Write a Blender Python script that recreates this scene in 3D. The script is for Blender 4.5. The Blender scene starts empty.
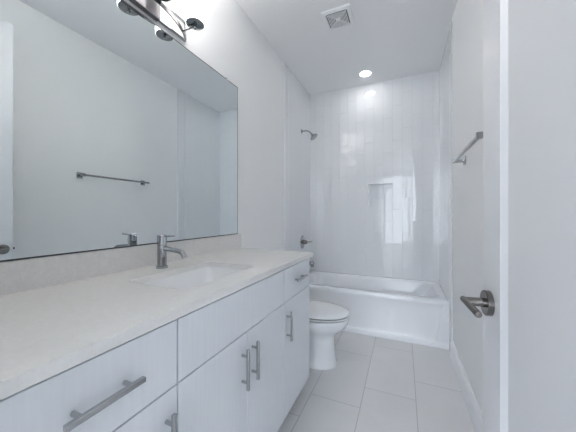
import bpy, bmesh, math
from mathutils import Vector, Matrix

# ---------------------------------------------------------------- camera, world, lights, exposure
SC = bpy.context.scene
COL = SC.collection
YAW = 0.412
cam_data = bpy.data.cameras.new('camera')
cam = bpy.data.objects.new('camera', cam_data)
COL.objects.link(cam)
cam.location = (0, 0, 1.154)
cam.rotation_euler = (math.pi / 2, 0, YAW)
cam_data.sensor_width = 36
cam_data.lens = 263.2 / 576 * 36
cam_data.shift_y = -1.6 / 576
cam_data.clip_start = 0.01
SC.camera = cam

SC.view_settings.view_transform = 'Standard'
SC.view_settings.look = 'None'
SC.view_settings.gamma = 1
SC.view_settings.use_curve_mapping = False
SC.view_settings.exposure = 1.57
SC.cycles.max_bounces = 14
SC.cycles.diffuse_bounces = 9
SC.cycles.glossy_bounces = 6
SC.cycles.caustics_reflective = False
SC.cycles.caustics_refractive = False
SC.cycles.use_denoising = True

world = bpy.data.worlds.new('daylight_sky')
SC.world = world
world.use_nodes = True
wbg = world.node_tree.nodes['Background']
wbg.inputs[0].default_value = (0.88, 0.94, 1.0, 1)
wbg.inputs[1].default_value = 0.5


def area(name, loc, rot, sx, sy, power, color, spread=math.pi):
    d = bpy.data.lights.new(name, 'AREA')
    d.shape = 'RECTANGLE'
    d.size, d.size_y = sx, sy
    d.energy = power
    d.color = color
    d.spread = spread
    o = bpy.data.objects.new(name, d)
    o.location = loc
    o.rotation_euler = rot
    COL.objects.link(o)
    return o


WIN_POWER = 40
SHADE_GLOW = 1.25
BULB_GLOW = 315.0
LENS_GLOW = 15.0
# daylight entering the bedroom behind the doorway through its wide window
area('window_daylight', (-0.25, -3.46, 1.33), (math.pi / 2, 0, 0), 2.4, 2.4, WIN_POWER, (0.82, 0.90, 1.0))

# room measures
XL, XR, YB, YT = -1.135, 0.366, 3.3165, 2.603
YF = 0.128                      # inner face of the wall with the doorway
ZC = 2.738


# ---------------------------------------------------------------- materials
def mat(name, color, rough=0.5, metal=0.0, spec=0.5, coat=0.0, emit=None, estr=0.0):
    m = bpy.data.materials.new(name)
    m.use_nodes = True
    b = m.node_tree.nodes['Principled BSDF']
    b.inputs['Base Color'].default_value = (*color, 1)
    b.inputs['Roughness'].default_value = rough
    b.inputs['Metallic'].default_value = metal
    b.inputs['Specular IOR Level'].default_value = spec
    b.inputs['Coat Weight'].default_value = coat
    b.inputs['Coat Roughness'].default_value = 0.05
    if emit:
        b.inputs['Emission Color'].default_value = (*emit, 1)
        b.inputs['Emission Strength'].default_value = estr
    return m


def nodes_of(m):
    nt = m.node_tree
    return nt, nt.nodes, nt.links, nt.nodes['Principled BSDF']


def add_noise_bump(m, scale, dist, detail=2.0):
    nt, N, L, b = nodes_of(m)
    tc = N.new('ShaderNodeTexCoord')
    nz = N.new('ShaderNodeTexNoise')
    nz.inputs['Scale'].default_value = scale
    nz.inputs['Detail'].default_value = detail
    bp = N.new('ShaderNodeBump')
    bp.inputs['Strength'].default_value = 1
    bp.inputs['Distance'].default_value = dist
    L.new(tc.outputs['Object'], nz.inputs['Vector'])
    L.new(nz.outputs['Fac'], bp.inputs['Height'])
    L.new(bp.outputs['Normal'], b.inputs['Normal'])


def add_mottle(m, c1, c2, scale, detail=4.0, lo=0.35, hi=0.65, stretch=(1, 1, 1), distortion=0.0):
    nt, N, L, b = nodes_of(m)
    tc = N.new('ShaderNodeTexCoord')
    mp = N.new('ShaderNodeMapping')
    mp.inputs['Scale'].default_value = stretch
    nz = N.new('ShaderNodeTexNoise')
    nz.inputs['Scale'].default_value = scale
    nz.inputs['Detail'].default_value = detail
    nz.inputs['Distortion'].default_value = distortion
    rp = N.new('ShaderNodeValToRGB')
    rp.color_ramp.elements[0].position = lo
    rp.color_ramp.elements[1].position = hi
    rp.color_ramp.elements[0].color = (*c1, 1)
    rp.color_ramp.elements[1].color = (*c2, 1)
    L.new(tc.outputs['Object'], mp.inputs['Vector'])
    L.new(mp.outputs['Vector'], nz.inputs['Vector'])
    L.new(nz.outputs['Fac'], rp.inputs['Fac'])
    L.new(rp.outputs['Color'], b.inputs['Base Color'])
    return rp


def tile_mat(name, ua, va, tw, th, off, u0, v0, base, grout, gw, rough, var, tilt, mott=0.0, depth=0.0010, grough=0.7):
    """A field of tiles in metres: columns along axis ua, tiles of length th along va,
    each column shifted by off from the one before it."""
    m = mat(name, base, rough)
    nt, N, L, b = nodes_of(m)

    def M(op, a, bb=None):
        n = N.new('ShaderNodeMath')
        n.operation = op
        for i, x in enumerate((a, bb)):
            if x is None:
                continue
            if isinstance(x, (int, float)):
                n.inputs[i].default_value = x
            else:
                L.new(x, n.inputs[i])
        return n.outputs[0]
    tc = N.new('ShaderNodeTexCoord')
    sp = N.new('ShaderNodeSeparateXYZ')
    L.new(tc.outputs['Object'], sp.inputs[0])
    u, v = sp.outputs[ua], sp.outputs[va]
    cu = M('DIVIDE', M('SUBTRACT', u, u0), tw)
    col = M('FLOOR', cu)
    fu = M('SUBTRACT', cu, col)
    cv = M('DIVIDE', M('SUBTRACT', M('SUBTRACT', v, v0), M('MULTIPLY', col, off)), th)
    row = M('FLOOR', cv)
    fv = M('SUBTRACT', cv, row)
    du = M('MULTIPLY', M('MINIMUM', fu, M('SUBTRACT', 1.0, fu)), tw)
    dv = M('MULTIPLY', M('MINIMUM', fv, M('SUBTRACT', 1.0, fv)), th)
    d = M('MINIMUM', du, dv)
    mr = N.new('ShaderNodeMapRange')
    mr.interpolation_type = 'SMOOTHSTEP'
    mr.inputs['From Min'].default_value = gw * 0.5 - 0.0004
    mr.inputs['From Max'].default_value = gw * 0.5 + 0.0012
    L.new(d, mr.inputs['Value'])
    mask = mr.outputs['Result']
    cx = N.new('ShaderNodeCombineXYZ')
    L.new(col, cx.inputs[0])
    L.new(row, cx.inputs[1])
    wn = N.new('ShaderNodeTexWhiteNoise')
    wn.noise_dimensions = '3D'
    L.new(cx.outputs[0], wn.inputs['Vector'])
    ws = N.new('ShaderNodeSeparateColor')
    L.new(wn.outputs['Color'], ws.inputs[0])
    val = M('ADD', M('MULTIPLY', ws.outputs[2], 2 * var), 1 - var)
    if mott:
        nz = N.new('ShaderNodeTexNoise')
        nz.inputs['Scale'].default_value = 3.0
        nz.inputs['Detail'].default_value = 5.0
        nz.inputs['Distortion'].default_value = 0.6
        L.new(tc.outputs['Object'], nz.inputs['Vector'])
        val = M('ADD', val, M('MULTIPLY', M('SUBTRACT', nz.outputs['Fac'], 0.5), mott))
    hs = N.new('ShaderNodeVectorMath')
    hs.operation = 'SCALE'
    hs.inputs[0].default_value = base
    L.new(val, hs.inputs['Scale'])
    mx = N.new('ShaderNodeMix')
    mx.data_type = 'RGBA'
    mx.inputs['A'].default_value = (*grout, 1)
    L.new(mask, mx.inputs['Factor'])
    L.new(hs.outputs[0], mx.inputs['B'])
    L.new(mx.outputs['Result'], b.inputs['Base Color'])
    rr = N.new('ShaderNodeMapRange')
    rr.inputs['To Min'].default_value = grough
    rr.inputs['To Max'].default_value = rough
    L.new(mask, rr.inputs['Value'])
    L.new(rr.outputs['Result'], b.inputs['Roughness'])
    h = M('MULTIPLY', mask, depth)
    if tilt:
        h = M('ADD', h, M('MULTIPLY', M('MULTIPLY', M('SUBTRACT', fu, 0.5), M('SUBTRACT', ws.outputs[0], 0.5)), tilt * tw))
        h = M('ADD', h, M('MULTIPLY', M('MULTIPLY', M('SUBTRACT', fv, 0.5), M('SUBTRACT', ws.outputs[1], 0.5)), tilt * th))
    bp = N.new('ShaderNodeBump')
    bp.inputs['Strength'].default_value = 1
    bp.inputs['Distance'].default_value = 1
    L.new(h, bp.inputs['Height'])
    L.new(bp.outputs['Normal'], b.inputs['Normal'])
    return m


M_PAINT = mat('wall_paint', (0.845, 0.85, 0.855), 0.6, spec=0.25)
add_noise_bump(M_PAINT, 260, 0.0002)
M_CEIL = mat('ceiling_paint', (0.84, 0.845, 0.855), 0.8, spec=0.15)
M_TRIM = mat('trim_paint', (0.86, 0.87, 0.89), 0.3, spec=0.4)
M_DOOR = mat('door_paint', (0.72, 0.73, 0.75), 0.28, spec=0.45)
TB, TG = (0.80, 0.815, 0.83), (0.68, 0.695, 0.71)
M_TILE_BACK = tile_mat('glazed_tile_back', 0, 2, 0.1045, 0.405, 0.135, -0.112, 0.40, TB, TG, 0.002, 0.02, 0.012, 0.014, depth=0.0008)
M_TILE_SIDE = tile_mat('glazed_tile_side', 1, 2, 0.1045, 0.405, 0.135, YB, 0.40, TB, (0.76, 0.775, 0.79), 0.002, 0.03, 0.006, 0.0, depth=0.0, grough=0.03)
M_FLOOR = tile_mat('floor_tile', 0, 1, 0.3083, 0.6166, 0.205, -0.235, 1.815, (0.70, 0.702, 0.707), (0.47, 0.475, 0.48), 0.0035,
                   0.38, 0.025, 0.0, mott=0.18, depth=0.0006)
M_BEDFLOOR = mat('bedroom_floor', (0.45, 0.42, 0.38), 0.5)
M_CAB = mat('cabinet_laminate', (0.74, 0.775, 0.83), 0.42, spec=0.35)
add_mottle(M_CAB, (0.76, 0.79, 0.83), (0.79, 0.82, 0.855), 14, 3, 0.3, 0.7, (1, 6, 0.35))
M_CABIN_SHADE = mat('cabinet_carcass_gap_shade', (0.12, 0.125, 0.13), 0.7)  # carcass painted near black: shade of the gaps between fronts put into colour
M_TOEKICK = mat('toe_kick', (0.35, 0.36, 0.38), 0.6)
M_QUARTZ = mat('quartz_top', (0.70, 0.69, 0.67), 0.16, spec=0.9)
add_mottle(M_QUARTZ, (0.80, 0.794, 0.78), (0.845, 0.84, 0.827), 55, 8, 0.35, 0.68, distortion=1.2)
M_QUARTZ_SHADED = mat('quartz_splash_shaded', (0.56, 0.55, 0.54), 0.3)  # same quartz as the worktop, its shade put into a darker colour
add_mottle(M_QUARTZ_SHADED, (0.67, 0.66, 0.652), (0.73, 0.722, 0.712), 60, 8, 0.35, 0.68, distortion=1.2)
M_PORC = mat('white_porcelain', (0.86, 0.875, 0.89), 0.08, spec=0.5, coat=0.3)
M_TUB = mat('white_acrylic', (0.87, 0.885, 0.91), 0.12, spec=0.5)
M_CHROME = mat('chrome', (0.40, 0.41, 0.425), 0.05, 1.0)
M_NICKEL = mat('brushed_nickel', (0.48, 0.485, 0.495), 0.2, 1.0)
M_DARKNICKEL = mat('dark_satin_nickel', (0.22, 0.205, 0.195), 0.2, 1.0)
M_SMOKE = mat('dark_chrome', (0.30, 0.31, 0.315), 0.08, 1.0)
M_SATIN = mat('satin_steel', (0.20, 0.195, 0.205), 0.22, 1.0)
M_DARK = mat('dark_gap', (0.05, 0.05, 0.055), 0.6)
M_MIRROR = mat('mirror_silver', (0.80, 0.85, 0.86), 0.0, 1.0)
M_MEDGE = mat('mirror_edge', (0.06, 0.07, 0.075), 0.3)
M_CLIP = mat('clear_clip', (0.75, 0.78, 0.78), 0.15)
M_SHADE = mat('opal_glass', (0.95, 0.95, 0.95), 0.25, emit=(1.0, 0.97, 0.93), estr=SHADE_GLOW)
M_BULB = mat('lit_bulb', (0.95, 0.95, 0.95), 0.3, emit=(1.0, 0.97, 0.93), estr=BULB_GLOW)
M_LENS = mat('lit_lens', (0.95, 0.95, 0.95), 0.3, emit=(1.0, 0.98, 0.96), estr=LENS_GLOW)
M_PLASTIC = mat('white_plastic', (0.82, 0.83, 0.85), 0.4)
M_VENT_SHADE = mat('vent_hollow_shade', (0.16, 0.165, 0.17), 0.7)
M_BEDWALL = mat('bedroom_paint', (0.80, 0.80, 0.80), 0.7, spec=0.2)

M_GLASS = bpy.data.materials.new('window_glass')
M_GLASS.use_nodes = True
_n = M_GLASS.node_tree.nodes
_l = M_GLASS.node_tree.links
_n.remove(_n['Principled BSDF'])
_t = _n.new('ShaderNodeBsdfTransparent')
_g = _n.new('ShaderNodeBsdfGlossy')
_g.inputs['Roughness'].default_value = 0.02
_f = _n.new('ShaderNodeMixShader')
_f.inputs[0].default_value = 0.06
_l.new(_t.outputs[0], _f.inputs[1])
_l.new(_g.outputs[0], _f.inputs[2])
_l.new(_f.outputs[0], _n['Material Output'].inputs['Surface'])


# ---------------------------------------------------------------- mesh helpers
def new_bm():
    return bmesh.new()


def box(bm, x0, x1, y0, y1, z0, z1, mi=0):
    v = [bm.verts.new(p) for p in ((x0, y0, z0), (x1, y0, z0), (x1, y1, z0), (x0, y1, z0),
                                   (x0, y0, z1), (x1, y0, z1), (x1, y1, z1), (x0, y1, z1))]
    for q in ((0, 3, 2, 1), (4, 5, 6, 7), (0, 1, 5, 4), (1, 2, 6, 5), (2, 3, 7, 6), (3, 0, 4, 7)):
        f = bm.faces.new([v[i] for i in q])
        f.material_index = mi


def loft(bm, rings, cap0=True, cap1=True, closed=False, mi=0):
    R = [[bm.verts.new(p) for p in r] for r in rings]
    n = len(R[0])
    pairs = list(zip(R[:-1], R[1:]))
    if closed:
        pairs.append((R[-1], R[0]))
    for a, b in pairs:
        for i in range(n):
            j = (i + 1) % n
            f = bm.faces.new((a[i], a[j], b[j], b[i]))
            f.material_index = mi
    if not closed:
        if cap0:
            bm.faces.new(list(reversed(R[0]))).material_index = mi
        if cap1:
            bm.faces.new(R[-1]).material_index = mi


def frame_axes(d):
    d = Vector(d).normalized()
    a = Vector((0, 0, 1)) if abs(d.z) < 0.9 else Vector((1, 0, 0))
    u = d.cross(a).normalized()
    return d, u, d.cross(u).normalized()


def circ(c, d, r, n=24):
    d, u, v = frame_axes(d)
    c = Vector(c)
    return [c + u * (r * math.cos(2 * math.pi * i / n)) + v * (r * math.sin(2 * math.pi * i / n)) for i in range(n)]


def cyl(bm, p0, p1, r0, r1=None, n=24, mi=0):
    d = Vector(p1) - Vector(p0)
    loft(bm, [circ(p0, d, r0, n), circ(p1, d, r0 if r1 is None else r1, n)], mi=mi)


def lathe(bm, base, axis, prof, n=32, mi=0):
    """prof: list of (distance along axis, radius)"""
    d = Vector(axis).normalized()
    loft(bm, [circ(Vector(base) + d * h, d, max(r, 1e-4), n) for h, r in prof], mi=mi)


def tube(bm, pts, r, n=16, mi=0):
    pts = [Vector(p) for p in pts]
    rings = []
    u = None
    for i, p in enumerate(pts):
        d = (pts[min(i + 1, len(pts) - 1)] - pts[max(i - 1, 0)]).normalized()
        if u is None:
            _, u, _ = frame_axes(d)
        u = (u - d * u.dot(d)).normalized()
        v = d.cross(u)
        rr = r[i] if isinstance(r, (list, tuple)) else r
        rings.append([p + u * (rr * math.cos(2 * math.pi * k / n)) + v * (rr * math.sin(2 * math.pi * k / n)) for k in range(n)])
    loft(bm, rings, mi=mi)


def rr(x0, x1, y0, y1, r, z, k=9):
    """Rounded rectangle ring, 4*k points, same order for every call."""
    out = []
    r = max(r, 1e-4)
    for cx, cy, a0 in ((x1 - r, y1 - r, 0), (x0 + r, y1 - r, 90), (x0 + r, y0 + r, 180), (x1 - r, y0 + r, 270)):
        for i in range(k):
            a = math.radians(a0 + 90 * i / (k - 1))
            out.append((cx + r * math.cos(a), cy + r * math.sin(a), z))
    return out


def root_loc(parent):
    p = parent
    while p.parent:
        p = p.parent
    return Vector(p.location)


def obj(name, bm, m, parent=None, local=False, bevel=0.0, seg=2, smooth=True, angle=38, mats=None):
    """Link a bmesh (built in world coordinates unless local) as ONE mesh object."""
    if parent is not None and not local:
        bmesh.ops.translate(bm, verts=bm.verts, vec=-root_loc(parent))
    bmesh.ops.recalc_face_normals(bm, faces=bm.faces)
    me = bpy.data.meshes.new(name)
    bm.to_mesh(me)
    bm.free()
    for mm in (mats or [m]):
        me.materials.append(mm)
    if smooth:
        me.shade_smooth()
        me.set_sharp_from_angle(angle=math.radians(angle))
    o = bpy.data.objects.new(name, me)
    COL.objects.link(o)
    if parent is not None:
        o.parent = parent
    if bevel:
        b = o.modifiers.new('bevel', 'BEVEL')
        b.width = bevel
        b.segments = seg
        b.limit_method = 'ANGLE'
        b.angle_limit = math.radians(40)
        b.harden_normals = False
    return o


def thing(name, label, cat, loc=(0, 0, 0), group=None, rotz=0.0):
    o = bpy.data.objects.new(name, None)
    COL.objects.link(o)
    o.empty_display_size = 0.05
    o.location = loc
    o.rotation_euler = (0, 0, rotz)
    o['label'] = label
    o['category'] = cat
    if group:
        o['group'] = group
    return o


def tag(o, label, cat, group=None):
    o['label'] = label
    o['category'] = cat
    if group:
        o['group'] = group
    return o


def struct(name, bm, m, bevel=0.0, parent=None, **k):
    o = obj(name, bm, m, parent, bevel=bevel, smooth=bool(bevel), **k)
    if parent is None:
        o['kind'] = 'structure'
    return o


# ---------------------------------------------------------------- the room
DX0, DX1, DH = -0.495, 0.285, 2.47     # doorway
bm = new_bm()
box(bm, XL - 0.1, XR + 0.1, -0.10, YB + 0.15, -0.08, 0)
struct('floor', bm, M_FLOOR)
bm = new_bm()
box(bm, XL - 0.1, XR + 0.1, 0.0, YB + 0.15, ZC, ZC + 0.08)
struct('ceiling', bm, M_CEIL)
bm = new_bm()
box(bm, XL - 0.1, XL, 0.0, YB + 0.15, 0, ZC)
wall_left = struct('wall_left', bm, M_PAINT)
bm = new_bm()
box(bm, XR, XR + 0.1, 0.0, YB + 0.15, 0, ZC)
wall_right = struct('wall_right', bm, M_PAINT)

# tiled surround: 10 mm proud of the painted walls
TT = 0.004
bm = new_bm()
box(bm, XL - 0.002, XL + TT, 2.506, YT, 0.0, ZC)
box(bm, XL - 0.002, XL + TT, YT, YB + 0.02, 0.416, ZC)
struct('tile_surround', bm, M_TILE_SIDE, parent=wall_left, bevel=0.003)
bm = new_bm()
box(bm, XR - TT, XR + 0.002, 2.480, YT, 0.0, ZC)
box(bm, XR - TT, XR + 0.002, YT, YB + 0.02, 0.416, ZC)
struct('tile_surround', bm, M_TILE_SIDE, parent=wall_right, bevel=0.003)

# back wall with a recessed niche
NX0, NX1, NZ0, NZ1, ND = -0.387, -0.112, 1.245, 1.521, 0.09
bm = new_bm()
box(bm, XL - 0.1, NX0, YB, YB + 0.13, 0, ZC)
box(bm, NX1, XR + 0.1, YB, YB + 0.13, 0, ZC)
box(bm, NX0, NX1, YB, YB + 0.13, 0, NZ0)
box(bm, NX0, NX1, YB, YB + 0.13, NZ1, ZC)
box(bm, NX0, NX1, YB + ND, YB + 0.13, NZ0, NZ1)
wall_back = struct('wall_back', bm, M_TILE_BACK)
bm = new_bm()
e = 0.006
for a in ((NX0 - e, NX0 + 0.002, NZ0 - e, NZ1 + e), (NX1 - 0.002, NX1 + e, NZ0 - e, NZ1 + e),
          (NX0, NX1, NZ0 - e, NZ0 + 0.002), (NX0, NX1, NZ1 - 0.002, NZ1 + e)):
    box(bm, a[0], a[1], YB - 0.002, YB + 0.004, a[2], a[3])
struct('niche_edge', bm, M_TILE_BACK, parent=wall_back)

# wall with the doorway (behind and beside the camera)
bm = new_bm()
box(bm, XL - 0.1, DX0, 0.0, YF, 0, ZC)
box(bm, DX1, XR + 0.1, 0.0, YF, 0, ZC)
box(bm, DX0, DX1, 0.0, YF, DH, ZC)
struct('wall_front', bm, M_PAINT)
bm = new_bm()
for (a, b_) in ((DX0 - 0.07, DX0), (DX1, DX1 + 0.06)):
    box(bm, a, b_, -0.016, 0.0, 0, DH + 0.07)
box(bm, DX0, DX1, -0.016, 0.0, DH, DH + 0.07)
box(bm, DX0, DX0 + 0.012, 0.0, YF, 0, DH)
box(bm, DX1 - 0.012, DX1, 0.0, YF, 0, DH)
box(bm, DX0 + 0.012, DX1 - 0.012, 0.0, YF, DH - 0.012, DH)
struct('trim_1', bm, M_TRIM)


def baseboard(name, x_wall, sgn, y0, y1, h=0.142):
    prof = [(0, 0), (0.016, 0), (0.016, h - 0.028), (0.012, h - 0.018), (0.009, h - 0.010), (0.006, h), (0, h)]
    b = new_bm()
    loft(b, [[(x_wall + sgn * d, y, z) for d, z in prof] for y in (y0, y1)])
    return struct(name, b, M_TRIM)


baseboard('baseboard_right', XR, -1, YF, 2.480)
baseboard('baseboard_left', XL, 1, 1.66, 2.506)

# bedroom behind the doorway, with the wide window the tiles reflect
BX0, BX1, BY0 = -2.3, 1.7, -3.4
WX0, WX1, WZ0, WZ1 = -1.5, 1.0, 0.08, 2.58
bm = new_bm()
box(bm, BX0, BX1, BY0, -0.10, -0.08, 0)
struct('floor_bedroom', bm, M_BEDFLOOR)
bm = new_bm()
box(bm, BX0, BX1, BY0, 0.0, ZC, ZC + 0.08)
struct('ceiling_bedroom', bm, M_CEIL)
bm = new_bm()
box(bm, BX0 - 0.1, BX0, BY0, 0.1, 0, ZC)
struct('wall_bedroom_left', bm, M_BEDWALL)
bm = new_bm()
box(bm, BX1, BX1 + 0.1, BY0, 0.1, 0, ZC)
struct('wall_bedroom_right', bm, M_BEDWALL)
bm = new_bm()
box(bm, BX0, XL - 0.1, 0.0, 0.1, 0, ZC)
box(bm, XR + 0.1, BX1, 0.0, 0.1, 0, ZC)
struct('wall_bedroom_front', bm, M_BEDWALL)
bm = new_bm()
box(bm, BX0, WX0, BY0 - 0.12, BY0, 0, ZC)
box(bm, WX1, BX1, BY0 - 0.12, BY0, 0, ZC)
box(bm, WX0, WX1, BY0 - 0.12, BY0, 0, WZ0)
box(bm, WX0, WX1, BY0 - 0.12, BY0, WZ1, ZC)
struct('wall_bedroom_back', bm, M_BEDWALL)
bm = new_bm()
w = 0.05
mid = [WX0 + (WX1 - WX0) * k / 3 for k in range(4)]
for k, x in enumerate(mid):
    a = x if k == 0 else (x - w if k == 3 else x - w / 2)
    box(bm, a, a + w, BY0 - 0.03, BY0 + 0.01, WZ0, WZ1)
box(bm, WX0, WX1, BY0 - 0.028, BY0 + 0.008, WZ0, WZ0 + w)
box(bm, WX0, WX1, BY0 - 0.028, BY0 + 0.008, WZ1 - w, WZ1)
win = struct('window_1', bm, M_TRIM)
bm = new_bm()
box(bm, WX0 + 0.01, WX1 - 0.01, BY0 - 0.012, BY0 - 0.008, WZ0 + 0.01, WZ1 - 0.01)
struct('pane', bm, M_GLASS, parent=win)

# ---------------------------------------------------------------- the open door (flat against the right wall)
DOOR_ROT = math.radians(4.0)
DT, DL, DTOP = 0.035, 0.765, 2.455
door = bpy.data.objects.new('door_1', None)
COL.objects.link(door)
# local frame: y runs from the free edge (0) back to the hinges (-DL); x = 0 is the face towards the vanity
door.location = (0.2061, 0.8978, 0)
door.rotation_euler = (0, 0, DOOR_ROT)
door['kind'] = 'structure'
door['label'] = 'white recessed-panel door standing open along the right wall'
bm = new_bm()
ST, RD = 0.115, 0.0095
box(bm, 0, DT, -ST, 0, 0.012, DTOP)
box(bm, 0, DT, -DL, -DL + ST, 0.012, DTOP)
box(bm, 0, DT, -DL + ST, -ST, 0.012, 0.24)
box(bm, 0, DT, -DL + ST, -ST, DTOP - 0.12, DTOP)
obj('door_leaf', bm, M_DOOR, door, local=True, bevel=0.0015)
bm = new_bm()
box(bm, RD, DT - RD, -DL + ST - 0.005, -ST + 0.005, 0.235, DTOP - 0.115)
obj('door_panel', bm, M_DOOR, door, local=True)
LZ = 0.921
LY = -0.052
bm = new_bm()
q = 0.018
loft(bm, [[(x, -ST - i, DTOP - 0.12 - i), (x, -DL + ST + i, DTOP - 0.12 - i), (x, -DL + ST + i, 0.24 + i), (x, -ST - i, 0.24 + i)]
          for x, i in ((0.001, -0.001), (0.001, 0.0), (RD + 0.001, q), (RD + 0.001, -0.001))], closed=True)
obj('moulding', bm, M_DOOR, door, local=True, smooth=False)
lever = new_bm()
lathe(lever, (-0.0005, LY, LZ), (-1, 0, 0), [(0, 0.0325), (0.012, 0.0325), (0.0135, 0.031), (0.014, 0.0001)], 40)
handle = obj('door_handle', lever, M_DARKNICKEL, door, local=True, angle=30)
bm = new_bm()
lathe(bm, (-0.010, LY, LZ), (-1, 0, 0), [(0, 0.0118), (0.030, 0.0112), (0.0455, 0.0105), (0.046, 0.0001)], 28)
obj('neck', bm, M_DARKNICKEL, handle, local=True)
bm = new_bm()
lathe(bm, (-0.058, LY + 0.014, LZ + 0.002), (0, -1, 0), [(0, 0.0001), (0.0005, 0.0066), (0.002, 0.0078), (0.124, 0.0078), (0.126, 0.0066), (0.1265, 0.0001)], 28)
obj('lever', bm, M_DARKNICKEL, handle, local=True)
bm = new_bm()
box(bm, 0.011, 0.024, -0.001, 0.012, LZ - 0.008, LZ + 0.008)
obj('latch', bm, M_DARKNICKEL, door, local=True, bevel=0.002)
for hz in (0.25, 1.22, 2.2):
    bm = new_bm()
    cyl(bm, (-0.004, -DL - 0.006, hz - 0.05), (-0.004, -DL - 0.006, hz + 0.05), 0.0055, n=16)
    obj('hinge', bm, M_NICKEL, door, local=True)

# ---------------------------------------------------------------- vanity cabinets
CX = -0.5426                    # counter front edge
FX = -0.5553                    # outer face of doors and drawer fronts
FT = 0.019
KZ, TZ, DZ = 0.102, 0.8795, 0.699
YA, YB1, YC, YD = 0.137, 0.530, 1.224, 1.617
GAP = 0.0042


def bar_pull(parent, p0, p1, posts, r=0.0056, rt=0.028):
    """Square bar pull on a front: p0, p1 are the bar ends on the front's face."""
    p0, p1 = Vector(p0), Vector(p1)
    b = new_bm()
    d, u, v = frame_axes(p1 - p0)
    off = Vector((rt, 0, 0))
    rings = []
    for p in (p0, p1):
        rings.append([p + off + Vector((sx * r, 0, 0)) + d.cross(Vector((1, 0, 0))).normalized() * (sy * r)
                      for sx, sy in ((-1, -1), (1, -1), (1, 1), (-1, 1))])
    loft(b, rings)
    h = obj('handle', b, M_NICKEL, parent, bevel=0.0016, seg=2)
    for t in posts:
        b = new_bm()
        p = p0.lerp(p1, t)
        cyl(b, p + Vector((0.0003, 0, 0)), p + Vector((rt - r + 0.001, 0, 0)), 0.0052, n=16)
        q = obj('post', b, M_NICKEL, None)
        q.data.transform(Matrix.Translation(-root_loc(parent)))
        q.parent = parent
        # a post belongs to its handle
        q.parent = h
    return h


PL = 0.152


def front(parent, name, y0, y1, z0, z1):
    b = new_bm()
    g = lambda y: 0.0028 if abs(y - YB1) < 1e-6 else 0.0015
    box(b, FX - FT, FX, y0 + g(y0), y1 - g(y1), z0 + GAP / 2, z1 - GAP / 2)
    return obj(name, b, M_CAB, parent, bevel=0.0007, seg=1)


def carcass(parent, y0, y1):
    b = new_bm()
    x0, x1 = XL + 0.004, FX - FT - 0.001
    box(b, x0, x1, y0, y0 + 0.016, KZ, TZ)
    box(b, x0, x1, y1 - 0.016, y1, KZ, TZ)
    box(b, x0, x1, y0 + 0.016, y1 - 0.016, KZ, KZ + 0.016)
    box(b, x0, x0 + 0.008, y0 + 0.016, y1 - 0.016, KZ + 0.016, TZ)
    box(b, x1 - 0.018, x1, y0 + 0.016, y1 - 0.016, DZ - 0.03, DZ + 0.03)
    o = obj('cabinet_body', b, M_CABIN_SHADE, parent)
    b = new_bm()
    box(b, x0, x1 - 0.055, y0, y1, 0.0, KZ)
    obj('toe_kick', b, M_CAB, parent)
    return o


def drawer_base(y0, y1, label, pull_side):
    t = thing('vanity_cabinet', label, 'cabinet', (XL + 0.3, (y0 + y1) / 2, 0), 'cabinets of the bathroom vanity')
    carcass(t, y0, y1)
    dr = front(t, 'drawer', y0, y1, DZ, TZ - 0.006)
    yc, zc = (y0 + y1) / 2, (DZ + TZ) / 2 - 0.001
    bar_pull(dr, (FX, yc - PL / 2, zc), (FX, yc + PL / 2, zc), (0.18, 0.82))
    do = front(t, 'cabinet_door', y0, y1, KZ, DZ)
    yp = y1 - 0.038 if pull_side > 0 else y0 + 0.030
    bar_pull(do, (FX, yp, 0.499), (FX, yp, 0.651), (0.18, 0.82))
    return t


drawer_base(YA, YB1, 'white vanity cabinet with one drawer over a door, nearest the camera', 1)
far_unit = drawer_base(YC, YD, 'narrow white drawer-and-door vanity cabinet at the far end beside the toilet', -1)
bm = new_bm()
box(bm, XL + 0.004, FX - FT - 0.001, YD + 0.0002, YD + 0.004, KZ - 0.001, TZ)
obj('end_panel', bm, M_CAB, far_unit)
t = thing('sink_cabinet', 'wide white double-door vanity cabinet under the sink, without a drawer pull', 'cabinet',
          (XL + 0.3, (YB1 + YC) / 2, 0), 'cabinets of the bathroom vanity')
carcass(t, YB1, YC)
front(t, 'false_front', YB1, YC, DZ, TZ - 0.006)
ym = 0.8755
for y0, y1, yp in ((YB1, ym, 0.838), (ym, YC, 0.910)):
    do = front(t, 'cabinet_door', y0, y1, KZ, DZ)
    bar_pull(do, (FX, yp, 0.499), (FX, yp, 0.651), (0.18, 0.82))

# worktop with a rounded rectangular cut-out
CT0, CT1 = 0.8805, 0.9065
SX0, SX1, SY0, SY1 = -0.945, -0.650, 0.655, 1.105
bm = new_bm()
OX0, OX1, OY0, OY1 = XL + 0.001, CX, YF + 0.002, 1.645
loft(bm, [rr(OX0, OX1, OY0, OY1, 0.001, CT0), rr(OX0, OX1, OY0, OY1, 0.001, CT1),
          rr(SX0, SX1, SY0, SY1, 0.03, CT1), rr(SX0, SX1, SY0, SY1, 0.03, CT0)], closed=True)
top = obj('countertop', bm, M_QUARTZ, angle=50, bevel=0.0015)
tag(top, 'pale speckled quartz worktop across the vanity cabinets, cut out for the sink', 'countertop')
bm = new_bm()
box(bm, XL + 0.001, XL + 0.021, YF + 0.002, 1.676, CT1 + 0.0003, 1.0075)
tag(obj('backsplash', bm, M_QUARTZ_SHADED, bevel=0.0012), 'low quartz backsplash strip painted in shaded grey between worktop and mirror', 'backsplash')

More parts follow.
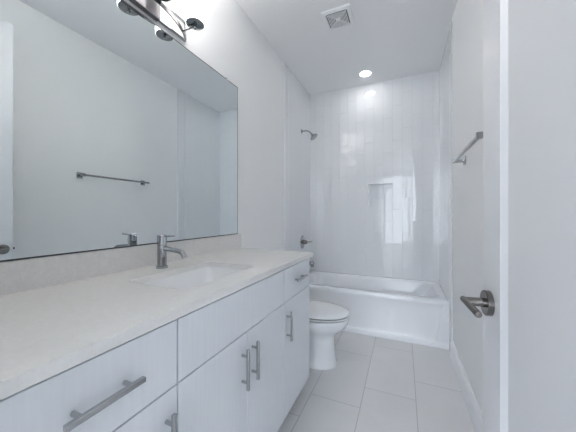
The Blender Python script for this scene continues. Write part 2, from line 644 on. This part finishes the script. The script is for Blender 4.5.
# undermount sink
t = thing('sink', 'white rectangular undermount sink set below the worktop', 'sink', ((SX0 + SX1) / 2, (SY0 + SY1) / 2, CT0 - 0.15))
bm = new_bm()
f = 0.022
z1 = CT0 - 0.0005
inner = [rr(SX0 - 0.004, SX1 + 0.004, SY0 - 0.004, SY1 + 0.004, 0.034, z1),
         rr(SX0 - 0.002, SX1 + 0.002, SY0 - 0.002, SY1 + 0.002, 0.036, z1 - 0.01),
         rr(SX0 + 0.012, SX1 - 0.012, SY0 + 0.012, SY1 - 0.012, 0.05, z1 - 0.09),
         rr(SX0 + 0.030, SX1 - 0.030, SY0 + 0.034, SY1 - 0.034, 0.06, z1 - 0.122),
         rr(SX0 + 0.065, SX1 - 0.065, SY0 + 0.075, SY1 - 0.075, 0.06, z1 - 0.133)]
outer = [rr(SX0 + 0.055, SX1 - 0.055, SY0 + 0.065, SY1 - 0.065, 0.06, z1 - 0.146),
         rr(SX0 + 0.015, SX1 - 0.015, SY0 + 0.015, SY1 - 0.015, 0.06, z1 - 0.130),
         rr(SX0 - 0.004, SX1 + 0.004, SY0 - 0.004, SY1 + 0.004, 0.05, z1 - 0.08),
         rr(SX0 - f, SX1 + f, SY0 - f, SY1 + f, 0.05, z1 - 0.012),
         rr(SX0 - f, SX1 + f, SY0 - f, SY1 + f, 0.05, z1)]
loft(bm, list(reversed(inner)) + list(reversed(outer)), cap0=True, cap1=True)
obj('basin', bm, M_PORC, t, angle=60)
bm = new_bm()
lathe(bm, ((SX0 + SX1) / 2, (SY0 + SY1) / 2, z1 - 0.1335), (0, 0, 1), [(0, 0.024), (0.003, 0.022), (0.0035, 0.0001)], 28)
obj('drain', bm, M_CHROME, t)

# single-lever faucet
fx, fy = -1.020, 0.881
t = thing('faucet', 'chrome single-lever faucet with a slim spout behind the sink', 'faucet', (fx, fy, CT1))
bm = new_bm()
lathe(bm, (fx, fy, CT1 + 0.0003), (0, 0, 1), [(0, 0.0255), (0.010, 0.0255), (0.0115, 0.0235), (0.012, 0.0205), (0.105, 0.0205), (0.106, 0.0195), (0.108, 0.0195),
                                   (0.109, 0.0208), (0.150, 0.0208), (0.153, 0.018), (0.1535, 0.0001)], 36)
obj('faucet_body', bm, M_CHROME, t, angle=30)
bm = new_bm()
sp = [(fx + 0.012, fy, CT1 + 0.093), (fx + 0.05, fy, CT1 + 0.089), (fx + 0.105, fy, CT1 + 0.083), (fx + 0.118, fy, CT1 + 0.080),
      (fx + 0.127, fy, CT1 + 0.074), (fx + 0.134, fy, CT1 + 0.063), (fx + 0.137, fy, CT1 + 0.055)]
tube(bm, sp, [0.0105, 0.0105, 0.0105, 0.0108, 0.011, 0.011, 0.011], 20)
obj('spout', bm, M_CHROME, t)
bm = new_bm()
tube(bm, [(fx + 0.005, fy, CT1 + 0.146), (fx + 0.03, fy, CT1 + 0.148), (fx + 0.075, fy, CT1 + 0.150)], [0.005, 0.0045, 0.0035], 14)
obj('lever', bm, M_CHROME, t)

# ---------------------------------------------------------------- mirror
MX = XL + 0.015
t = thing('wall_mirror', 'large frameless wall mirror above the vanity backsplash', 'mirror', (XL, 0.9, 1.0085))
MY0, MY1, MZ0, MZ1 = YF + 0.01, 1.634, 1.0085, 2.092
bm = new_bm()
box(bm, XL + 0.0012, MX, MY0, MY1, MZ0, MZ1)
bm.faces.ensure_lookup_table()
for fc in bm.faces:
    fc.material_index = 0 if fc.calc_center_median().x > MX - 1e-5 else 1
obj('mirror_glass', bm, None, t, smooth=False, mats=[M_MIRROR, M_MEDGE])
bm = new_bm()
e = 0.0035
for a in ((MY0, MY1, MZ0, MZ0 + e * 1.7), (MY0, MY1, MZ1 - e, MZ1), (MY1 - e, MY1, MZ0, MZ1)):
    box(bm, MX - 0.001, MX + 0.0007, a[0], a[1], a[2], a[3])
obj('polished_edge', bm, M_MEDGE, t)
for y in (0.42, 1.505):
    bm = new_bm()
    box(bm, XL + 0.0012, MX + 0.004, y - 0.008, y + 0.008, MZ1 - 0.008, MZ1 + 0.010)
    obj('clip', bm, M_CLIP, t, bevel=0.002)

# ---------------------------------------------------------------- vanity light
LYC, LZB = 0.870, 2.155
t = thing('vanity_light', 'chrome three-lamp bath light with lit white glass cylinders above the mirror', 'light fixture', (XL, LYC, 2.13))
PY0, PY1, PZ0, PZ1 = LYC - 0.262, LYC + 0.262, 2.128, 2.238
bm = new_bm()
bw = 0.008
for a in ((PY0, PY1, PZ0, PZ0 + bw), (PY0, PY1, PZ1 - bw, PZ1), (PY0, PY0 + bw, PZ0 + bw, PZ1 - bw), (PY1 - bw, PY1, PZ0 + bw, PZ1 - bw)):
    box(bm, XL + 0.0015, XL + 0.016, a[0], a[1], a[2], a[3])
obj('frame', bm, M_CHROME, t, bevel=0.002)
bm = new_bm()
box(bm, XL + 0.0015, XL + 0.030, LYC - 0.075, LYC + 0.075, PZ0 - 0.010, PZ1 - bw)
obj('canopy', bm, M_SATIN, t, bevel=0.003)
bm = new_bm()
n = 28
rings = []
for i in range(n + 1):
    s_ = -1 + 2 * i / n
    y = LYC + s_ * (PY1 - LYC - 0.004)
    x = XL + 0.014 + 0.075 * (1 - s_ * s_)
    rings.append([(x - 0.003, y, 2.138), (x + 0.003, y, 2.138), (x + 0.003, y, 2.160), (x - 0.003, y, 2.160)])
loft(bm, rings)
obj('bowed_bar', bm, M_SATIN, t, angle=60)
SXC = XL + 0.125
for k in (-1, 0, 1):
    y = LYC + k * 0.212
    s_ = (y - LYC) / (PY1 - LYC - 0.004)
    xb = XL + 0.014 + 0.075 * (1 - s_ * s_)
    bm = new_bm()
    cyl(bm, (xb - 0.002, y, 2.150), (SXC, y, 2.150), 0.0042, n=14)
    lathe(bm, (SXC, y, 2.137), (0, 0, 1), [(0, 0.0001), (0.001, 0.007), (0.004, 0.0088), (0.014, 0.0088), (0.018, 0.006), (0.024, 0.006)], 20)
    obj('arm', bm, M_CHROME, t)
    bm = new_bm()
    lathe(bm, (SXC, y, LZB + 0.004), (0, 0, 1), [(0, 0.020), (0.0008, 0.044), (0.0025, 0.0468), (0.0055, 0.0468)], 36)
    obj('shade_holder', bm, M_SMOKE, t)
    bm = new_bm()
    r0, r1, h0, h1 = 0.050, 0.046, LZB + 0.010, LZB + 0.175
    loft(bm, [circ((SXC, y, z), (0, 0, 1), r, 40) for z, r in ((h0, r1), (h0, r0), (h1, r0), (h1, r1))], closed=True)
    obj('lamp_shade', bm, M_SHADE, t, angle=50)
    bm = new_bm()
    bz = LZB + 0.120
    lathe(bm, (SXC, y, bz), (0, 0, 1), [(-0.028 * math.cos(math.pi * i / 14), 0.028 * math.sin(math.pi * i / 14)) for i in range(15)], 24)
    obj('bulb', bm, M_BULB, t)
    bm = new_bm()
    lathe(bm, (SXC, y, LZB + 0.005), (0, 0, 1), [(0, 0.016), (0.070, 0.016), (0.088, 0.012)], 20)
    obj('socket', bm, M_PLASTIC, t)

# ---------------------------------------------------------------- toilet
TY = 2.0
TX = XL + 0.012
t = thing('toilet', 'white two-piece toilet with a closed lid between vanity and tub', 'toilet', (TX, TY, 0))


def egg(z, xb, xf, hw, n=40, p=2.2, q=0.46):
    """Egg-shaped ring: back at xb, tip at xf, widest at fraction q of the length."""
    out = []
    xm = xb + (xf - xb) * q
    for i in range(n):
        a = 2 * math.pi * i / n
        c_, s_ = math.cos(a), math.sin(a)
        lx = (xf - xm) if c_ > 0 else (xm - xb)
        out.append((TX + xm + lx * math.copysign(abs(c_) ** (2 / p), c_), TY + hw * math.copysign(abs(s_) ** (2 / p), s_), z))
    return out


bm = new_bm()
loft(bm, [egg(0.0, 0.17, 0.655, 0.128, p=2.6), egg(0.012, 0.17, 0.657, 0.130, p=2.6), egg(0.03, 0.17, 0.648, 0.121, p=2.6), egg(0.12, 0.17, 0.640, 0.112, p=2.6),
          egg(0.20, 0.16, 0.640, 0.112, p=2.5), egg(0.235, 0.15, 0.650, 0.120, p=2.4), egg(0.265, 0.14, 0.685, 0.146),
          egg(0.295, 0.13, 0.722, 0.168), egg(0.325, 0.12, 0.742, 0.180), egg(0.350, 0.11, 0.748, 0.184), egg(0.362, 0.11, 0.747, 0.183), egg(0.367, 0.12, 0.741, 0.178), egg(0.366, 0.126, 0.735, 0.172), egg(0.345, 0.14, 0.725, 0.162), egg(0.335, 0.20, 0.62, 0.08)])
obj('bowl', bm, M_PORC, t, angle=60)
bm = new_bm()
loft(bm, [rr(TX + 0.0, TX + 0.27, TY - 0.11, TY + 0.11, 0.03, 0.25), rr(TX + 0.0, TX + 0.27, TY - 0.17, TY + 0.17, 0.04, 0.31),
          rr(TX + 0.0, TX + 0.27, TY - 0.18, TY + 0.18, 0.04, 0.37)])
obj('tank_deck', bm, M_PORC, t, bevel=0.006)
bm = new_bm()
loft(bm, [egg(0.3812, 0.30, 0.66, 0.10), egg(0.3805, 0.23, 0.752, 0.186), egg(0.3885, 0.23, 0.752, 0.186), egg(0.3895, 0.235, 0.748, 0.182), egg(0.3885, 0.24, 0.744, 0.178), egg(0.3825, 0.245, 0.740, 0.174), egg(0.3824, 0.30, 0.66, 0.10)])
obj('seat', bm, M_PORC, t, angle=60)
bm = new_bm()
loft(bm, [egg(0.4010, 0.30, 0.66, 0.10), egg(0.4015, 0.23, 0.756, 0.190), egg(0.409, 0.23, 0.754, 0.188), egg(0.414, 0.24, 0.742, 0.178),
          egg(0.419, 0.27, 0.69, 0.140), egg(0.421, 0.33, 0.60, 0.075)])
obj('lid', bm, M_PORC, t, angle=60)
for s_ in (-1, 1):
    bm = new_bm()
    cyl(bm, (TX + 0.236, TY + s_ * 0.075 - 0.02, 0.390), (TX + 0.236, TY + s_ * 0.075 + 0.02, 0.390), 0.016, n=18)
    obj('hinge', bm, M_PORC, t)
bm = new_bm()
loft(bm, [rr(TX + 0.015, TX + 0.185, TY - 0.195, TY + 0.195, 0.03, 0.3705), rr(TX + 0.004, TX + 0.20, TY - 0.215, TY + 0.215, 0.035, 0.715)])
obj('tank', bm, M_PORC, t, bevel=0.006)
bm = new_bm()
loft(bm, [rr(TX + 0.0, TX + 0.21, TY - 0.222, TY + 0.222, 0.035, 0.7155), rr(TX + 0.0, TX + 0.212, TY - 0.224, TY + 0.224, 0.035, 0.735),
          rr(TX + 0.008, TX + 0.200, TY - 0.212, TY + 0.212, 0.035, 0.746)])
obj('tank_lid', bm, M_PORC, t, bevel=0.004)
bm = new_bm()
lathe(bm, (TX + 0.199, TY - 0.14, 0.655), (1, 0, 0), [(0, 0.014), (0.008, 0.014), (0.012, 0.009), (0.024, 0.008)], 20)
tube(bm, [(TX + 0.218, TY - 0.145, 0.655), (TX + 0.222, TY - 0.09, 0.650), (TX + 0.222, TY - 0.06, 0.646)], 0.006, 12)
obj('flush_lever', bm, M_CHROME, t)

# ---------------------------------------------------------------- bathtub
t = thing('bathtub', 'white alcove bathtub with a panelled apron in front of the tiled wall', 'bathtub', ((XL + XR) / 2, (YT + YB) / 2, 0))
X0, X1 = XL + 0.0012, XR - 0.0012
Y0, Y1 = YT, YB - 0.001
RZ = 0.414
bm = new_bm()
# apron lip, rim, basin walls, floor of the basin
rings = [rr(X0, X1, Y0, Y1, 0.004, RZ - 0.045), rr(X0, X1, Y0, Y1, 0.004, RZ - 0.010), rr(X0 + 0.004, X1 - 0.004, Y0 + 0.004, Y1 - 0.002, 0.006, RZ - 0.002),
         rr(X0 + 0.012, X1 - 0.012, Y0 + 0.012, Y1 - 0.004, 0.01, RZ),
         rr(X0 + 0.075, X1 - 0.060, Y0 + 0.078, Y1 - 0.040, 0.11, RZ),
         rr(X0 + 0.083, X1 - 0.070, Y0 + 0.088, Y1 - 0.050, 0.11, RZ - 0.006),
         rr(X0 + 0.088, X1 - 0.082, Y0 + 0.094, Y1 - 0.056, 0.11, RZ - 0.022),
         rr(X0 + 0.105, X1 - 0.220, Y0 + 0.115, Y1 - 0.080, 0.12, RZ - 0.20),
         rr(X0 + 0.125, X1 - 0.300, Y0 + 0.140, Y1 - 0.105, 0.12, RZ - 0.315),
         rr(X0 + 0.175, X1 - 0.380, Y0 + 0.190, Y1 - 0.150, 0.10, RZ - 0.345)]
loft(bm, rings, cap0=False, cap1=True)
obj('basin', bm, M_TUB, t, angle=50)
bm = new_bm()
# apron: stepped front panel with a wider toe strip; (y offset, z) profile swept along x
prof = [(0.016, RZ - 0.045), (0.016, RZ - 0.052), (0.0165, 0.075), (0.010, 0.055), (0.002, 0.048), (0.0, 0.044), (0.0, 0.0), (0.06, 0.0), (0.06, RZ - 0.045)]
loft(bm, [[(x, Y0 + dy, z) for dy, z in prof] for x in (X0, X1)])
for xa, sg in ((X0, 1), (X1, -1)):
    loft(bm, [[(xa, y, 0.03), (xa, y, RZ - 0.046), (xa + sg * 0.045, y, RZ - 0.046), (xa + sg * (0.05 if y < Y0 + 0.01 else 0.062), y, RZ - 0.10),
               (xa + sg * (0.10 if y < Y0 + 0.01 else 0.112), y, 0.03)] for y in (Y0 + 0.003, Y0 + 0.017)])
obj('apron', bm, M_TUB, t, angle=30, bevel=0.002)
bm = new_bm()
lathe(bm, (X0 + 0.105, (Y0 + Y1) / 2, 0.30), (1, 0, 0), [(0, 0.036), (0.008, 0.036), (0.012, 0.030), (0.0125, 0.0001)], 28)
obj('overflow_plate', bm, M_CHROME, t)
bm = new_bm()
lathe(bm, (X0 + 0.30, (Y0 + Y1) / 2, RZ - 0.3445), (0, 0, 1), [(0, 0.028), (0.004, 0.026), (0.0045, 0.0001)], 28)
obj('drain', bm, M_CHROME, t)

# ---------------------------------------------------------------- shower fittings on the left tiled wall
TXL = XL + TT
t = thing('shower_head', 'small chrome shower head on a bent arm high on the left tile', 'shower head', (TXL, 3.0, 2.165))
bm = new_bm()
lathe(bm, (TXL + 0.0005, 3.0, 2.165), (1, 0, 0), [(0, 0.028), (0.004, 0.026), (0.010, 0.014), (0.0105, 0.0001)], 28)
obj('flange', bm, M_CHROME, t)
bm = new_bm()
tube(bm, [(TXL + 0.006, 3.0, 2.165), (TXL + 0.05, 3.0, 2.164), (TXL + 0.085, 3.0, 2.155), (TXL + 0.112, 3.0, 2.135), (TXL + 0.128, 3.0, 2.115)], 0.0095, 16)
obj('arm', bm, M_CHROME, t)
bm = new_bm()
ax = Vector((0.62, 0, -0.78))
lathe(bm, (TXL + 0.122, 3.0, 2.122), ax, [(0, 0.013), (0.02, 0.016), (0.03, 0.020), (0.050, 0.048), (0.062, 0.051), (0.065, 0.047), (0.0655, 0.0001)], 32)
obj('spray_head', bm, M_CHROME, t)

t = thing('tub_valve', 'chrome round mixer valve with lever on tile above the tub spout', 'valve', (TXL, 3.03, 0.815))
bm = new_bm()
lathe(bm, (TXL + 0.0005, 3.03, 0.815), (1, 0, 0), [(0, 0.082), (0.004, 0.081), (0.009, 0.070), (0.0095, 0.0001)], 40)
obj('escutcheon', bm, M_CHROME, t)
bm = new_bm()
lathe(bm, (TXL + 0.008, 3.03, 0.815), (1, 0, 0), [(0, 0.028), (0.035, 0.025), (0.050, 0.022), (0.052, 0.0001)], 28)
obj('hub', bm, M_DARKNICKEL, t)
bm = new_bm()
tube(bm, [(TXL + 0.045, 3.03, 0.815), (TXL + 0.075, 3.03, 0.818), (TXL + 0.125, 3.03, 0.826)], [0.010, 0.009, 0.0065], 14)
obj('lever', bm, M_CHROME, t)

t = thing('tub_spout', 'chrome tub spout on the left tile just above the tub rim', 'spout', (TXL, 3.07, 0.535))
bm = new_bm()
lathe(bm, (TXL + 0.0005, 3.07, 0.552), (1, 0, 0), [(0, 0.034), (0.006, 0.034), (0.010, 0.026), (0.085, 0.025), (0.125, 0.024), (0.133, 0.018), (0.1335, 0.0001)], 28)
cyl(bm, (TXL + 0.112, 3.07, 0.550), (TXL + 0.116, 3.07, 0.512), 0.019, 0.018, 22)
obj('spout_body', bm, M_CHROME, t)
bm = new_bm()
cyl(bm, (TXL + 0.112, 3.07, 0.574), (TXL + 0.112, 3.07, 0.592), 0.006, n=14)
obj('diverter_knob', bm, M_CHROME, t)

# ---------------------------------------------------------------- towel bar on the right wall
t = thing('towel_bar', 'chrome towel bar with square posts on the right wall', 'towel bar', (XR, 1.68, 1.50))
BZ, BXX = 1.497, XR - 0.062
BYA, BYB = 1.385, 1.995
bm = new_bm()
box(bm, BXX - 0.008, BXX + 0.008, BYA - 0.008, BYB + 0.034, BZ - 0.008, BZ + 0.008)
obj('bar', bm, M_CHROME, t, bevel=0.0018)
for y in (BYA, BYB):
    bm = new_bm()
    box(bm, XR - 0.009, XR - 0.0005, y - 0.023, y + 0.023, BZ - 0.026, BZ + 0.026)
    p = obj('post', bm, M_CHROME, t, bevel=0.002)
    bm = new_bm()
    box(bm, BXX + 0.006, XR - 0.008, y - 0.010, y + 0.010, BZ - 0.009, BZ + 0.009)
    if y == BYA:
        box(bm, BXX - 0.012, BXX + 0.012, y - 0.014, y + 0.010, BZ - 0.014, BZ + 0.014)
    obj('bracket', bm, M_CHROME, p, bevel=0.0018)

# ---------------------------------------------------------------- ceiling: exhaust vent and recessed light
t = thing('exhaust_vent', 'square white exhaust fan grille on the ceiling', 'vent', (-0.4785, 2.106, ZC))
bm = new_bm()
vx, vy, vh, vi = -0.4785, 2.106, 0.114, 0.084
loft(bm, [rr(vx - vh, vx + vh, vy - vh, vy + vh, 0.008, ZC - 0.0005, 5), rr(vx - vh + 0.003, vx + vh - 0.003, vy - vh + 0.003, vy + vh - 0.003, 0.008, ZC - 0.010, 5),
          rr(vx - vi - 0.006, vx + vi + 0.006, vy - vi - 0.006, vy + vi + 0.006, 0.006, ZC - 0.017, 5), rr(vx - vi, vx + vi, vy - vi, vy + vi, 0.004, ZC - 0.015, 5),
          rr(vx - vi, vx + vi, vy - vi, vy + vi, 0.004, ZC - 0.0005, 5)], closed=True)
obj('frame', bm, M_PLASTIC, t, angle=30)
bm = new_bm()
box(bm, vx - vi, vx + vi, vy - vi, vy + vi, ZC - 0.004, ZC - 0.0005)
obj('fan_opening_shade', bm, M_VENT_SHADE, t)  # dark slab: shade of the hollow behind the slats put into its colour
bm = new_bm()
pitch, lw = 0.0105, 0.0050
k = 1
while k * pitch < vi:
    a = k * pitch
    for (x0, x1, y0, y1) in ((vx - a, vx + a, vy + a - lw, vy + a), (vx - a, vx + a, vy - a, vy - a + lw),
                             (vx - a, vx - a + lw, vy - a + lw, vy + a - lw), (vx + a - lw, vx + a, vy - a + lw, vy + a - lw)):
        box(bm, x0, x1, y0, y1, ZC - 0.0145, ZC - 0.0130)
    k += 1
for s1 in (-1, 1):
    d = Vector((1, s1, 0)).normalized() * (vi * 1.40)
    q = Vector((-d.y, d.x, 0)).normalized() * 0.0018
    c_ = Vector((vx, vy, 0))
    loft(bm, [[c_ + e_ * d + q + Vector((0, 0, ZC - 0.0148)), c_ + e_ * d - q + Vector((0, 0, ZC - 0.0148)),
               c_ + e_ * d - q + Vector((0, 0, ZC - 0.0125)), c_ + e_ * d + q + Vector((0, 0, ZC - 0.0125))] for e_ in (-1, 1)])
obj('grille', bm, M_PLASTIC, t, smooth=False)
bm = new_bm()
box(bm, vx - 0.017, vx + 0.017, vy - 0.017, vy + 0.017, ZC - 0.018, ZC - 0.014)
obj('center_plate', bm, M_PLASTIC, t, bevel=0.002)

lx, ly = -0.387, 3.060
t = thing('recessed_light', 'small round lit recessed light in the ceiling over the tub', 'ceiling light', (lx, ly, ZC))
bm = new_bm()
loft(bm, [circ((lx, ly, z), (0, 0, 1), r, 48) for z, r in ((ZC - 0.0005, 0.078), (ZC - 0.004, 0.077), (ZC - 0.007, 0.068), (ZC - 0.004, 0.056), (ZC - 0.0005, 0.056))], closed=True)
obj('trim_ring', bm, M_PLASTIC, t, angle=50)
bm = new_bm()
cyl(bm, (lx, ly, ZC - 0.004), (lx, ly, ZC - 0.0006), 0.056, n=48)
obj('lens', bm, M_LENS, t)
